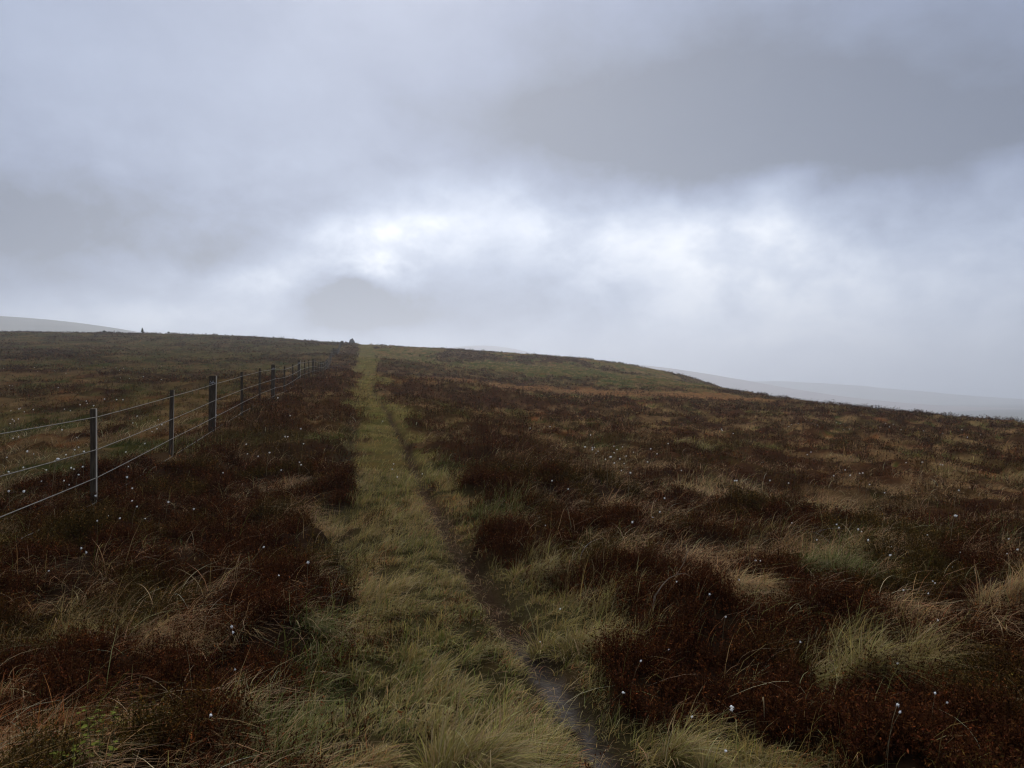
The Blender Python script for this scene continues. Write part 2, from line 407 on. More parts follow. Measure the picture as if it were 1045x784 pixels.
grass_pass(520000, 14, 265, 1.8, 'distant_moor_grass', 'dull green and tan grass covering the slope further up the moor')

# long bleached stalks lying loose over everything close by
def stalk_pass():
    N_ = 26000
    x, y = scatter(N_, 1.8, 24, 1.3)
    W = bil(GW, x, y); on = bil(GON, x, y)
    cl = fbm(x / .6, y / .45, 305, 3)
    keep = rng.random(N_) < np.clip((.10 + W[:, 3] * 1.3 + .5 * W[:, 4]) * (1 - .75 * on), 0, 1) * sm(.42, .6, cl)
    x, y = x[keep], y[keep]; M_ = len(x)
    d = np.hypot(x, y)
    h = rng.uniform(.22, .48, M_); bend = rng.uniform(.7, 1.3, M_)
    ang = rng.normal(.0, .7, M_) + np.where(rng.random(M_) < .25, np.pi, 0)
    w = rng.uniform(.0022, .0042, M_) * np.maximum(1, d / 8) ** .8
    c = jitter(np.repeat(np.array([[.50, .35, .19]]), M_, 0), .35, .06)
    V, Q, T = blades(x, y, h, ang, bend, w, c * .8, c, segs=5, z=H(x, y) + .05)
    ny = 1500; yl_ = rng.uniform(2.4, 12, ny); xl_ = path_x(yl_) + .56 + .02 * np.exp(-yl_ / 6) + rng.normal(0, .13, ny)
    cc = jitter(np.repeat(np.array([[.20, .13, .06]]), ny, 0), .5, .1)
    V2, Q2, T2 = blades(xl_, yl_, rng.uniform(.05, .2, ny), rng.random(ny) * 6.283, rng.uniform(1.1, 1.35, ny), rng.uniform(.002, .004, ny), cc, cc, segs=5, z=H(xl_, yl_) + .006, droop=.55)
    Q2 = Q2 + len(V); V = np.concatenate([V, V2]); Q = np.concatenate([Q, Q2]); T = np.concatenate([T, T2])
    tag(quads('dead_grass', V, Q, M_blade, T), 'bleached dead grass stalks lying bent over the heather and verges', 'dead grass', kind='stuff')
stalk_pass()

# ------------------------------------------------------------------ heather
def heather_pass(N_, z0, z1, p, name, label, nl):
    x, y = scatter(N_, z0, z1, p)
    W = bil(GW, x, y)
    ts = .26 if z1 < 20 else .9
    cl = fbm(x / ts, y / ts, 405, 3)
    keep = rng.random(N_) < np.clip(W[:, 0] * 1.5 - .01, 0, 1) * sm(.32, .54, cl)
    rd_ = x - path_x(y) - .56 - .02 * np.exp(-y / 6) - .12 * (fbm(y / 1.7, y * 0 + 3, 7, 2) - .5)
    keep &= rng.random(N_) > 1.05 * np.exp(-(rd_ / .2) ** 2) * sm(16, 9, y)
    x, y, cl = x[keep], y[keep], cl[keep]; M_ = len(x)
    d = np.hypot(x, y); lod = np.maximum(1, d / 7.)
    h = (.075 + .12 * sm(.4, .7, cl) + .05 * fbm(x / .6, y / .6, 407, 2)) * np.exp(rng.normal(0, .22, M_)) * (1 + .12 * sm(15, 60, d)) * (.65 + .9 * sm(.35, .65, cl) if z1 > 20 else 1)
    z = H(x, y) - .02
    ang = rng.random(M_) * 6.283; b = rng.random(M_) * (1.0 + .2 * sm(12, 40, d))
    tone = fbm(x / .9, y / .9, 411, 3)
    olive = sm(.52, .66, tone)[:, None]
    base = np.array([[.040, .0145, .0058]]) * (1 - olive) + np.array([[.044, .027, .0075]]) * olive
    rd = (rng.random((M_, 1)) < .2)
    base = np.where(rd, base * np.array([[2.1, 1.8, 1.4]]), base)
    c = jitter(base, .35, .06)
    # stem
    Vs, Qs, Ts = blades(x, y, h, ang, b, np.full(M_, .0026) * lod ** .7, c * .7, c * .9, segs=1 + 1, z=z, droop=.1)
    # leaves: small quads round the upper stem
    f = rng.uniform(.25, 1.03, (M_, nl))
    ox = np.cos(ang)[:, None] * h[:, None] * b[:, None] * (.35 * f + .75 * f ** 2) * .8
    oy = np.sin(ang)[:, None] * h[:, None] * b[:, None] * (.35 * f + .75 * f ** 2) * .8
    cxp = x[:, None] + ox; cyp = y[:, None] + oy; czp = z[:, None] + h[:, None] * f * (1 - .25 * b[:, None])
    la = rng.random((M_, nl)) * 6.283; lup = rng.uniform(-.1, 1.5, (M_, nl))
    ll = rng.uniform(.010, .021, (M_, nl)) * lod[:, None] ** .8; lw = ll * .22
    dirv = np.stack([np.cos(la), np.sin(la), lup], -1); dirv /= np.linalg.norm(dirv, axis=-1, keepdims=True)
    side = np.stack([-np.sin(la), np.cos(la), rng.normal(0, .5, la.shape)], -1); side /= np.linalg.norm(side, axis=-1, keepdims=True)
    p0 = np.stack([cxp, cyp, czp], -1)
    a_ = p0; c_ = p0 + dirv * ll[..., None]; mid = p0 + dirv * (ll * .55)[..., None]
    Vl = np.stack([a_, mid + side * lw[..., None], c_, mid - side * lw[..., None]], 2)  # M,nl,4,3
    Ql = np.arange(M_ * nl * 4).reshape(-1, 4) + len(Vs)
    Tl = np.repeat(jitter(np.repeat(c, nl, 0), .30, .06)[:, None, :], 4, 1)
    V = np.concatenate([Vs, Vl.reshape(-1, 3)]); Q = np.concatenate([Qs, Ql]); T = np.concatenate([Ts, Tl.reshape(-1, 3)])
    tag(quads(name, V, Q, M_heath, T), label, 'heather', kind='stuff')
    print(name, M_)
heather_pass(520000, 1.7, 14, 1.4, 'heather', 'dark reddish brown heather in low bushy mounds on both sides of the path', 10)
heather_pass(330000, 14, 265, 1.8, 'distant_heather', 'dark brown heather streaks across the upper slope', 6)

# ------------------------------------------------------------------ tussocks that stand out one by one
TUS = [  # column, row of the middle, radius, height, blades, kind, lean strength, label
    (888, 668, .27, .34, 2600, 2, .55, 'big pale green tussock leaning right in dark heather beside two low cotton heads'),
    (852, 568, .24, .30, 1500, 1, .35, 'spiky green tussock with cotton heads above it in the heather right of the path'),
    (742, 588, .34, .26, 2300, 3, .95, 'flattened straw tussock combed to the right over dark heather'),
    (1032, 590, .24, .30, 1500, 3, .15, 'upright bleached tussock cut by the right edge of the picture'),
    (486, 762, .28, .30, 2900, 2, .25, 'bushy yellow-green tussock on the middle of the path beside the wet rut'),
    (690, 762, .20, .24, 1700, 2, .30, 'olive tussock between the wet rut and the heather at the bottom of the picture'),
    (590, 650, .26, .20, 1900, 2, .30, 'rounded olive tussock on the outer edge of the worn rut'),
    (548, 578, .24, .20, 1400, 2, .30, 'small pale tussock between the reddish rut and a dark heather bank'),
    (625, 516, .50, .22, 1800, 3, 1.0, 'wide straw mat of grass below the scatter of cotton heads'),
    (716, 500, .36, .26, 1400, 3, .5, 'tan tussock behind the wide straw mat on its right'),
    (860, 466, .60, .30, 900, 3, .3, 'far straw tussock in the heather right of the path'),
    (708, 452, .55, .34, 900, 2, .4, 'rounded golden tussock standing above dark heather on the mid slope'),
    (80, 640, .34, .22, 1800, 2, .7, 'yellow-green tussock flopped over in the heather below the nearest fence post'),
    (215, 648, .20, .24, 800, 3, .9, 'straw tussock with long stalks blown to the right beside one cotton head'),
    (40, 745, .36, .20, 2600, 4, .9, 'reddish brown tangle of dead grass in the bottom left corner'),
    (190, 732, .18, .20, 700, 3, 1.0, 'dead straw tussock lying over the dark verge near the bilberry leaves'),
    (318, 720, .13, .24, 900, 1, .55, 'dark green tussock in the ditch along the left side of the path'),
    (332, 640, .16, .24, 900, 1, .45, 'slim dark green tussock at the foot of the left verge'),
    (272, 500, .34, .20, 1100, 3, 1.0, 'straw tussock combed flat on the verge between fence and path'),
    (178, 538, .36, .20, 1200, 3, 1.0, 'long straw tussock lying in heather right of the nearest fence post'),
]
for (px, row, rad, hh, nb, k, ls, lab) in TUS:
    cx0, cy0 = at(px, row, hh * .45)
    ns = 7; sa = rng.random(ns) * 6.283; sr = rad * .95 * np.sqrt(rng.random(ns)); sr[0] = 0
    sub = rng.integers(0, ns, nb); srad = rad * rng.uniform(.22, .5, ns); shh = rng.uniform(.55, 1.05, ns); sln = rng.normal(0, .35, (ns, 2))
    a = rng.random(nb) * 6.283; r1 = np.sqrt(rng.random(nb)); r = srad[sub] * r1
    x = cx0 + np.cos(sa[sub]) * sr[sub] * 1.25 + np.cos(a) * r; y = cy0 + np.sin(sa[sub]) * sr[sub] * .8 + np.sin(a) * r * .8
    outx = np.cos(a) * r1 * .8 + ls * 1.1 + .25 + sln[sub, 0]; outy = np.sin(a) * r1 * .8 - ls * .3 + sln[sub, 1]
    ang = np.arctan2(outy, outx) + rng.normal(0, .5, nb)
    bend = np.clip(.40 + .5 * np.hypot(outx, outy) + rng.normal(0, .22, nb), .05, 1.35)
    h = hh * .68 * shh[sub] * np.exp(rng.normal(0, .38, nb)); r = np.minimum(np.hypot(x - cx0, y - cy0), rad)
    dd = math.hypot(cx0, cy0)
    w = rng.uniform(.0024, .0046, nb) * max(1, dd / 8) ** .85
    c = jitter(np.repeat(C[k][None], nb, 0), .32) * (.95 if k == 3 else .9)
    mixs = rng.random((nb, 1)) < (.18 if k != 4 else .08)
    c = np.where(mixs, jitter(np.repeat(STRAW[None], nb, 0), .25) * .75, c)
    z = H(x, y) + .04 * (1 - (r / rad) ** 2) * hh / .2
    tips = np.where(rng.random((nb, 1)) < .3, jitter(np.repeat(STRAW[None], nb, 0), .2) * .8, c * 1.15)
    V, Q, T = blades(x - cx0, y - cy0, h, ang, bend, w, c * .8, tips, segs=4, z=z - H(cx0, cy0))
    o = quads('grass_tussock', V, Q, M_blade, T); o.location = (cx0, cy0, float(H(cx0, cy0)))
    tag(o, lab, 'tussock', 'grass tussocks standing out from the moor')

# ------------------------------------------------------------------ tubes
def tube(pts, rad, k=6):
    pts = np.asarray(pts, float); V = []; Fc = []
    rad = np.broadcast_to(rad, (len(pts),))
    for i, p in enumerate(pts):
        t = pts[min(i + 1, len(pts) - 1)] - pts[max(i - 1, 0)]; t = t / np.linalg.norm(t)
        ref = np.array([0, 0, 1.]) if abs(t[2]) < .9 else np.array([1., 0, 0])
        u = np.cross(t, ref); u /= np.linalg.norm(u); v = np.cross(u, t)
        for j in range(k):
            a = 2 * math.pi * j / k
            V.append(p + (u * math.cos(a) + v * math.sin(a)) * rad[i])
    for i in range(len(pts) - 1):
        for j in range(k):
            Fc.append((i * k + j, i * k + (j + 1) % k, (i + 1) * k + (j + 1) % k, (i + 1) * k + j))
    Fc.append(tuple(range(k))[::-1]); Fc.append(tuple(range((len(pts) - 1) * k, len(pts) * k)))
    return V, Fc

# ------------------------------------------------------------------ fence
M_wood = simple('weathered_post_wood', (.026, .018, .011), .9, 0, 14, (.070, .050, .032), (4, 4, .5), .5)
M_sawn = simple('bleached_sawn_wood', (.26, .22, .175), .85, 0, 22, (.44, .40, .33), (5, 5, .4), .4)
M_wire = simple('galvanised_wire', (.22, .20, .17), .8, 0, 30, (.14, .12, .095))
M_clamp = simple('galvanised_clamp', (.45, .46, .47), .4, .5)

fence = bpy.data.objects.new('wire_fence', None); COL.objects.link(fence)
tag(fence, 'long post and wire fence running up the moor on the left of the grass path', 'fence')
PZ = [5.9, 10.4, 14.75, 18.9, 24.0, 28.4, 32.8, 38.3, 43.5, 48.0, 53.5, 58.7, 64.0]
while PZ[-1] < 228: PZ.append(PZ[-1] + 4.9 + .3 * math.sin(len(PZ) * 2.1))
fdir = np.array([-.199, 1.0]); fdir /= np.linalg.norm(fdir)
fnor = np.array([fdir[1], -fdir[0]])            # towards the path
def fz(Z): return float(base_h(np.array([fence_x(Z)]), np.array([Z]))[0])
def post_mesh(name, thick, hh, seed):
    """half-round post: dark bark side, pale sawn face towards the path, sawn top; strainers are squared and heavier"""
    rnd = random.Random(seed)
    if thick:
        w = .078; sec = [(-w, -w + .012), (-w + .012, -w), (w - .012, -w), (w, -w + .012), (w, w - .012), (w - .012, w), (-w + .012, w), (-w, w - .012)]
    else:
        r = .052; sec = [(.020, -r), (.020, r)] + [(.020 - 1.45 * r * math.sin(a), r * math.cos(a)) for a in np.linspace(.28, math.pi - .28, 9)]
    # local x = across the fence (towards the path), y = along it
    V = []; Fc = []; mi = []
    lv = [-.5, 0, .35, .7, 1.0, hh - .012, hh]
    k = len(sec)
    lean = (rnd.uniform(-.012, .012), rnd.uniform(-.012, .012))
    for q, z in enumerate(lv):
        s = (.90 if q == len(lv) - 1 else 1.0) * (1 + .02 * rnd.uniform(-1, 1))
        for (a, b) in sec: V.append((a * s + lean[0] * z, b * s + lean[1] * z, z))
    for q in range(len(lv) - 1):
        for j in range(k):
            a, b = sec[j], sec[(j + 1) % k]
            Fc.append((q * k + j, q * k + (j + 1) % k, (q + 1) * k + (j + 1) % k, (q + 1) * k + j))
            mi.append(1 if (a[0] > .019 and b[0] > .019 and (not thick or a[0] > .07 and b[0] > .07)) else 0)
    Fc.append(tuple(range((len(lv) - 1) * k, len(lv) * k))); mi.append(1)
    me = bpy.data.meshes.new(name); me.from_pydata(V, [], Fc); me.update()
    me.materials.append(M_wood); me.materials.append(M_sawn)
    me.polygons.foreach_set('material_index', mi)
    import bmesh
    bm = bmesh.new(); bm.from_mesh(me); bmesh.ops.recalc_face_normals(bm, faces=bm.faces); bm.to_mesh(me); bm.free()
    return me
thin = [post_mesh('post', False, 1.27, s) for s in range(5)]
thickm = [post_mesh('post', True, 1.33, s + 20) for s in range(3)]
WH = [.05, .36, .74, 1.15]
fang = math.atan2(fnor[1], fnor[0])
def clamp_meshes():
    out = []
    def done(V, Fc):
        me = bpy.data.meshes.new('wire_clamp'); me.from_pydata([tuple(v) for v in V], [], Fc); me.materials.append(M_clamp); out.append(me)
    for zz in WH[1:]:
        done(*tube([(.083, -.05, zz - .02), (.092, -.02, zz + .035), (.092, .0, zz + .0), (.092, .02, zz + .035), (.083, .05, zz - .02)], .0055, 5))
    done(*tube([(.085, -.085, 1.15), (.0, -.090, 1.16), (-.05, -.089, 1.12), (-.03, -.089, 1.20), (.01, -.089, 1.11), (.03, -.089, 1.21), (.06, -.089, 1.14)], .0055, 5))
    return out
clampm = clamp_meshes()
for i, Z in enumerate(PZ):
    tk = (i >= 3 and (i - 3) % 3 == 0)
    x = fence_x(Z); z = fz(Z)
    o = bpy.data.objects.new('post', (thickm if tk else thin)[i % (3 if tk else 5)]); COL.objects.link(o); o.parent = fence
    o.location = (x, Z, z); o.rotation_euler = (0, 0, fang + (.04 if tk else .13) + .05 * math.sin(i * 3.3))
    if tk:
        o['label'] = 'thick dark squared straining post with a pale top'
        if Z < 60:
            for cm in clampm:
                c = bpy.data.objects.new('wire_clamp', cm); COL.objects.link(c); c.parent = o
for wh in WH:
    pts = []; allz = [.8] + PZ
    for i, Z in enumerate(allz):
        off = .088 if (i >= 4 and (i - 4) % 3 == 0) else .030
        x = fence_x(Z) + fnor[0] * off; y = Z + fnor[1] * off
        z = fz(Z) + wh + .012 * math.sin(i * 1.7 + wh * 9)
        pts.append((x, y, z))
        if i < len(allz) - 1 and Z < 60:
            Z2 = allz[i + 1]
            off2 = .088 if (i + 1 >= 4 and (i + 1 - 4) % 3 == 0) else .030
            for q in (.33, .67):
                Zm = Z + (Z2 - Z) * q; om = off + (off2 - off) * q
                z2 = fz(Z2) + wh + .012 * math.sin((i + 1) * 1.7 + wh * 9)
                pts.append((fence_x(Zm) + fnor[0] * om, Zm + fnor[1] * om, z + (z2 - z) * q - .005))
    rad = np.array([max(.0056, .00019 * p[1]) for p in pts])
    rad = np.minimum(rad, .0085)
    V, Fc = tube(pts, rad, 6)
    pydata('wire', V, Fc, M_wire, fence, True)

# ------------------------------------------------------------------ cottongrass
M_cotton = simple('cotton_fluff', (.74, .72, .68), .95)
M_stem = simple('cottongrass_stem', (.16, .12, .06), .8)
def head_geo(s, seed, rings=5, k=7):
    rnd = random.Random(seed); V = []; Fc = []
    for i in range(rings + 1):
        f = i / rings; r = math.sin(math.pi * (.06 + .90 * f)) * (1 - .25 * f)
        for j in range(k):
            a = 6.283 * j / k; q = r * (1 + rnd.uniform(-.32, .32))
            V.append((math.cos(a) * q * s, math.sin(a) * q * s, (f - .15) * 2.3 * s + rnd.uniform(-.15, .15) * s))
    for i in range(rings):
        for j in range(k): Fc.append((i * k + j, i * k + (j + 1) % k, (i + 1) * k + (j + 1) % k, (i + 1) * k + j))
    Fc.append(tuple(range(k))[::-1]); Fc.append(tuple(range(rings * k, (rings + 1) * k)))
    # loose hairs
    for h in range(10):
        a = rnd.uniform(0, 6.283); e = rnd.uniform(-.9, .9); L_ = s * rnd.uniform(1.5, 2.2)
        c = np.array([math.cos(a) * math.cos(e), math.sin(a) * math.cos(e), math.sin(e)])
        o0 = np.array([0, 0, .8 * s]); sd = np.cross(c, [0, 0, 1]) * s * .13
        b = len(V); V += [tuple(o0 - sd), tuple(o0 + sd), tuple(o0 + c * L_)]; Fc.append((b, b + 1, b + 2))
    return np.array(V), Fc
def cotton_variant(seed, near):
    rnd = random.Random(seed)
    hh = rnd.uniform(.20, .32); b = rnd.uniform(.02, .14)
    pts = [np.array([b * s * s * 1.0, 0, hh * s - .03 * (s > .99)]) for s in np.linspace(0, 1, 6)]
    pts[-1] = np.array([b * 1.15, 0, hh])
    V1, F1 = tube(pts, np.linspace(.0016, .0011, 6) * (1 if near else 1.6), 4)
    V2, F2 = head_geo(.0085 if near else .0110, seed)
    # head droops away from the wind
    Rm = np.array(Matrix.Rotation(rnd.uniform(.3, 1.9), 3, 'Y'))
    V2 = V2 @ Rm.T + pts[-1]
    return (V1, F1, V2, F2, pts[-1])
near_var = [cotton_variant(s, True) for s in range(6)]
far_var = []
for s in range(6):
    V1, F1, V2, F2, tip = cotton_variant(50 + s, False)
    me = bpy.data.meshes.new('cottongrass'); o_ = len(V1)
    me.from_pydata([tuple(v) for v in V1] + [tuple(v) for v in V2], [], list(F1) + [tuple(i + o_ for i in f) for f in F2])
    me.materials.append(M_stem); me.materials.append(M_cotton)
    me.polygons.foreach_set('material_index', [0] * len(F1) + [1] * len(F2))
    far_var.append((me, tip))
near_proto = []
for V1, F1, V2, F2, tip in near_var:
    a = bpy.data.meshes.new('stem'); a.from_pydata([tuple(v) for v in V1], [], F1); a.materials.append(M_stem)
    b = bpy.data.meshes.new('cotton_head'); b.from_pydata([tuple(v) for v in V2], [], F2); b.materials.append(M_cotton)
    near_proto.append((a, b, tip))

def conv(lst, ox, oy, s): return [(ox + a / s, oy + b / s) for a, b in lst]
LF = conv([(145,325),(305,355),(350,340),(295,375),(70,240),(98,238),(98,148),(65,148),(110,100),(178,97),(58,88),(342,92),(375,95),(428,70),(465,75),(497,75),(460,50),(620,45),(655,45),(555,40),(730,128),(708,172),(845,155),(862,178),(838,215),(810,215),(770,260),(343,485),(370,500),(222,473),(125,403),(50,430),(37,358),(182,335),(400,318),(420,298),(380,410),(395,415),(440,397),(450,330),(128,545),(50,548),(250,420),(418,440),(100,95),(75,160),(55,168),(130,110),(330,205),(410,245)], 0, 400, 5.225)
LV = conv([(670,345),(685,405),(705,555),(705,510),(680,462),(522,690),(580,680),(730,620),(775,688),(1035,630),(900,610),(510,560),(640,665)], 0, 400, 5.225)
LU = conv([(35,150),(18,160),(10,208),(40,265),(30,262),(110,205),(120,218),(175,220),(210,222),(330,205),(370,205),(382,215),(395,210),(385,242),(413,240),(458,240),(460,210),(447,172),(453,172),(480,130),(625,128),(665,182),(515,200),(515,245),(185,270)], 0, 310, 3.135)
PL = conv([(365,490),(375,510),(430,480),(440,535),(205,560),(210,575),(255,580),(385,420),(335,345),(300,570),(425,618),(430,630),(350,635),(110,655)], 200, 320, 4.02)
PP = conv([(810,622),(805,640),(825,678),(928,665),(765,448)], 200, 320, 4.02)
RC = conv([(325,75),(295,135),(335,148),(345,152),(335,172),(355,185),(365,162),(405,208),(430,200),(450,150),(467,152),(497,145),(450,178),(482,198),(515,185),(505,230),(452,240),(555,165),(645,155),(680,178),(628,230),(300,128),(538,262),(490,262)], 540, 430, 5.225)
RM = conv([(740,115),(1028,70),(810,262),(205,370),(120,325),(655,535),(693,490),(720,420),(548,510),(85,560),(110,32),(5,28)], 540, 430, 5.225)
RR = conv([(868,20),(258,140),(315,165),(155,145),(148,158),(385,62),(373,75),(455,135),(490,125),(505,145),(535,130),(545,134),(565,168),(612,185),(728,95),(678,98),(792,105),(785,100),(840,190),(743,312),(828,262),(845,370),(993,338),(988,373),(1020,370),(325,285)], 700, 440, 3.029)
RT = conv([(402,322),(470,295),(463,290),(530,295),(530,310),(540,310),(560,340),(632,352),(627,390)], 700, 440, 3.029)
RU = conv([(248,240),(278,240),(432,215),(450,213),(470,205),(550,210),(570,225),(585,228),(680,212),(665,222),(690,225),(720,230),(615,190),(885,190),(895,248),(880,228),(560,215),(425,222),(500,218),(700,215),(780,235),(830,240),(930,245)], 640, 350, 2.58)
RB = conv([(15,578),(135,550),(137,563),(118,685),(765,505),(800,530),(775,278),(668,190),(765,160),(758,170),(745,198),(820,122),(120,270),(70,200),(350,335),(212,85),(228,97),(162,168)], 700, 540, 3.029)
RX = conv([(648,422),(648,515),(655,540)], 700, 540, 3.029)
MB_ = conv([(1012,680),(1015,148),(660,243),(600,342),(850,470),(905,395),(990,365)], 350, 540, 2.986)
LB = conv([(708,283),(712,322),(940,112),(850,155),(803,50),(742,210),(250,70),(265,70),(150,130),(645,580),(718,425)], 0, 540, 2.986)
UNIQ = {  # heads close enough to be told apart, by list and index
    ('LF', 40): 'fat white cotton tuft low in the heather left of the nearest fence post',
    ('LF', 1): 'brightest cotton head in the green patch behind the nearest fence post',
    ('LF', 0): 'large cotton head between the upper two wires left of the nearest post',
    ('RB', 3): 'single cotton head above the olive tussock at the heather edge',
    ('RB', 0): 'cotton head on an arching stalk left of a bleached spray',
    ('RB', 6): 'cotton head on a long bowing stalk above the big pale green tussock',
    ('RB', 4): 'cotton head hanging off the right side of the big pale green tussock',
    ('RB', 5): 'lowest cotton head hanging off the right side of the big pale green tussock',
    ('RB', 14): 'lone cotton head in the dark gap left of the big pale green tussock',
    ('RX', 0): 'cotton head lying on the straw in the middle of the big pale green tussock',
    ('MB_', 0): 'cotton head beside the olive tussock at the bottom of the picture',
    ('MB_', 1): 'cotton head at the elbow of the pale dead stalk',
    ('LB', 0): 'upper of two cotton heads at the end of the blown straw tussock',
    ('LB', 1): 'lower of two cotton heads at the end of the blown straw tussock',
    ('LB', 2): 'long white cotton tuft at the left edge of the path',
    ('LB', 5): 'small cotton head on the highest arching stalk of the left verge',
    ('LB', 9): 'cotton head low among dead stalks near the bottom of the left verge',
}
LISTS = [
    ('LF', LF, 'white cottongrass head in the rough grass just beyond the wire fence', 'cottongrass just beyond the fence'),
    ('LV', LV, 'tiny cottongrass head in the black heather on the near side of the fence', 'cottongrass in the heather below the fence'),
    ('LU', LU, 'distant cottongrass head high on the field beyond the fence', 'cottongrass high on the field beyond the fence'),
    ('PL', PL, 'cottongrass head on the verge between the fence and the grass path', 'cottongrass on the verge between fence and path'),
    ('PP', PP, 'cottongrass head growing in the grass of the path itself', 'cottongrass on the path'),
    ('RC', RC, 'bright cottongrass head in the dense scatter above the wide straw mat', 'cottongrass in the dense scatter'),
    ('RM', RM, 'single cottongrass head in dark heather around the dense scatter right of the path', 'cottongrass around the dense scatter'),
    ('RR', RR, 'cottongrass head among the mixed heather and straw of the right hand slope', 'cottongrass on the right hand slope'),
    ('RT', RT, 'cottongrass head above the spiky green tussock on the right', 'cottongrass around the spiky green tussock'),
    ('RU', RU, 'far cottongrass head just below the right hand skyline', 'cottongrass below the right hand skyline'),
    ('RB', RB, 'cottongrass head in the near dark heather around the flattened straw tussock', 'cottongrass in the near heather'),
    ('RX', RX, 'cottongrass head at the lower edge of the big pale green tussock', 'cottongrass at the foot of the big tussock'),
    ('MB_', MB_, 'small cottongrass head near the worn rut at the bottom of the picture', 'cottongrass near the rut'),
    ('LB', LB, 'small cottongrass head in the near heather of the left verge', 'cottongrass in the near left heather'),
]
ci = 0; rnd_ = random.Random(77)
for key, L_, lab, grp in LISTS:
    for idx, (px, row) in enumerate(L_):
        ci += 1
        rz = random.uniform(-1.2, 1.0)
        # guess the distance first, then pick near or far build
        gx0, gy0 = at(px, row, .22)
        near = gy0 < 8.5
        sc = random.uniform(.8, 1.15) * (rnd_.uniform(.62, .95) if gy0 < 8 else min(1.7, .95 + (gy0 - 8) / 30))
        if (key, idx) in (('LF', 40), ('LF', 0), ('LF', 1), ('LB', 2), ('LB', 0)): sc *= 1.35
        if near:
            a, b, tip = near_proto[ci % 6]
        else:
            me, tip = far_var[ci % 6]
        gx0, gy0 = at(px, row, tip[2] * sc)
        gx0 -= math.cos(rz) * tip[0] * sc; gy0 -= math.sin(rz) * tip[0] * sc
        loc = (gx0, gy0, float(H(gx0, gy0)))
        if near:
            e = bpy.data.objects.new('cottongrass', None); COL.objects.link(e)
            for nm, mm in (('stem', a), ('cotton_head', b)):
                o = bpy.data.objects.new(nm, mm); COL.objects.link(o); o.parent = e
        else:
            e = bpy.data.objects.new('cottongrass', me); COL.objects.link(e)
        e.location = loc; e.rotation_euler = (0, 0, rz); e.scale = (sc, sc, sc)
        tag(e, UNIQ.get((key, idx), lab), 'cottongrass', grp)
print('cottongrass', ci)

# ------------------------------------------------------------------ pale dead stalk
M_dead = simple('dead_stalk', (.17, .12, .08), .9, 0, 30, (.10, .07, .045))
sp = [(668, 608), (676, 596), (682, 590), (690, 586), (697, 575), (702, 560)]
pts = []
bx, by = at(668, 608, .12)
for i, (px, row) in enumerate(sp):
    Zc = by + .05 * i; t = (px - CX) / F
    pts.append((t * Zc, Zc, EYE + (HY - row) / F * Zc))
V, Fc = tube(np.array(pts), np.linspace(.0048, .002, len(pts)), 7)
b0 = np.array(pts[0]); V = np.array(V) - b0
root_v = [np.array([0, 0, 0.]), np.array([-.03, -.01, -.18])]
V2, F2 = tube(root_v, [.007, .008], 7)
o_ = len(V)
V3, F3 = tube(np.array([pts[3], (pts[3][0] + .06, pts[3][1] + .02, pts[3][2] + .005), (pts[3][0] + .13, pts[3][1] + .01, pts[3][2] - .03)]) - b0, [.004, .003, .0015], 6)
allV = list(V) + list(V2) + list(V3)
allF = list(Fc) + [tuple(i + o_ for i in f) for f in F2] + [tuple(i + o_ + len(V2) for i in f) for f in F3]
o = pydata('dead_stalk', allV, allF, M_dead, None, True); o.location = tuple(b0)
tag(o, 'pale crooked dead stalk rising from dark heather left of the flattened straw tussock', 'stalk')

# ------------------------------------------------------------------ bilberry
M_bil = simple('bilberry_leaf', (.10, .115, .012), .9, 0, 40, (.15, .15, .018))
M_bst = simple('bilberry_stem', (.06, .07, .02), .8)
for bi, (px, row, nn, lab) in enumerate([(104, 733, 34, 'upper clump of bright yellow-green bilberry leaves in the dark verge'), (92, 757, 18, 'middle clump of bright bilberry leaves beside the reddish dead grass'), (78, 774, 14, 'lowest clump of bright bilberry leaves beside the reddish dead grass')]):
    bx, by = at(px, row, .12); bz = float(H(bx, by))
    e = bpy.data.objects.new('bilberry', None); COL.objects.link(e); e.location = (bx, by, bz)
    tag(e, lab, 'bilberry plant', 'bilberry clumps on the left verge')
    V = []; Fc = []; SV = []; SF = []
    for s in range(nn // 4 + 2):
        a = random.uniform(0, 6.283); rr = random.uniform(.01, .09); hh = random.uniform(.14, .21)
        p0 = np.array([math.cos(a) * rr, math.sin(a) * rr * .6, 0]); p1 = p0 + np.array([random.uniform(-.04, .04), random.uniform(-.03, .03), hh])
        tv, tf = tube([p0, (p0 + p1) / 2 + np.array([.006, 0, 0]), p1], [.0022, .0018, .001], 4); o_ = len(SV); SV += list(tv); SF += [tuple(i + o_ for i in f) for f in tf]
        for l in range(5):
            f = random.uniform(.45, 1.02); c = p0 + (p1 - p0) * f; la = random.uniform(0, 6.283); L1 = random.uniform(.018, .028)
            d1 = np.array([math.cos(la), math.sin(la), random.uniform(-.1, .7)]); d1 /= np.linalg.norm(d1); s1 = np.cross(d1, [0, 0, 1]); s1 /= np.linalg.norm(s1)
            u1 = np.cross(s1, d1)
            prof = [(0, 0), (.25, .36), (.6, .42), (.88, .22), (1, 0)]
            o_ = len(V)
            for (q, ww) in prof: V.append(c + d1 * q * L1 + u1 * (-.2 * q * q * L1))
            for (q, ww) in prof: V.append(c + d1 * q * L1 + s1 * ww * L1 + u1 * .08 * L1 - u1 * .2 * q * q * L1)
            for (q, ww) in prof: V.append(c + d1 * q * L1 - s1 * ww * L1 + u1 * .08 * L1 - u1 * .2 * q * q * L1)
            for q in range(4):
                Fc.append((o_ + q, o_ + q + 1, o_ + 6 + q, o_ + 5 + q)); Fc.append((o_ + q, o_ + 10 + q, o_ + 11 + q, o_ + q + 1))
    pydata('leaves', V, Fc, M_bil, e); pydata('stem', SV, SF, M_bst, e)

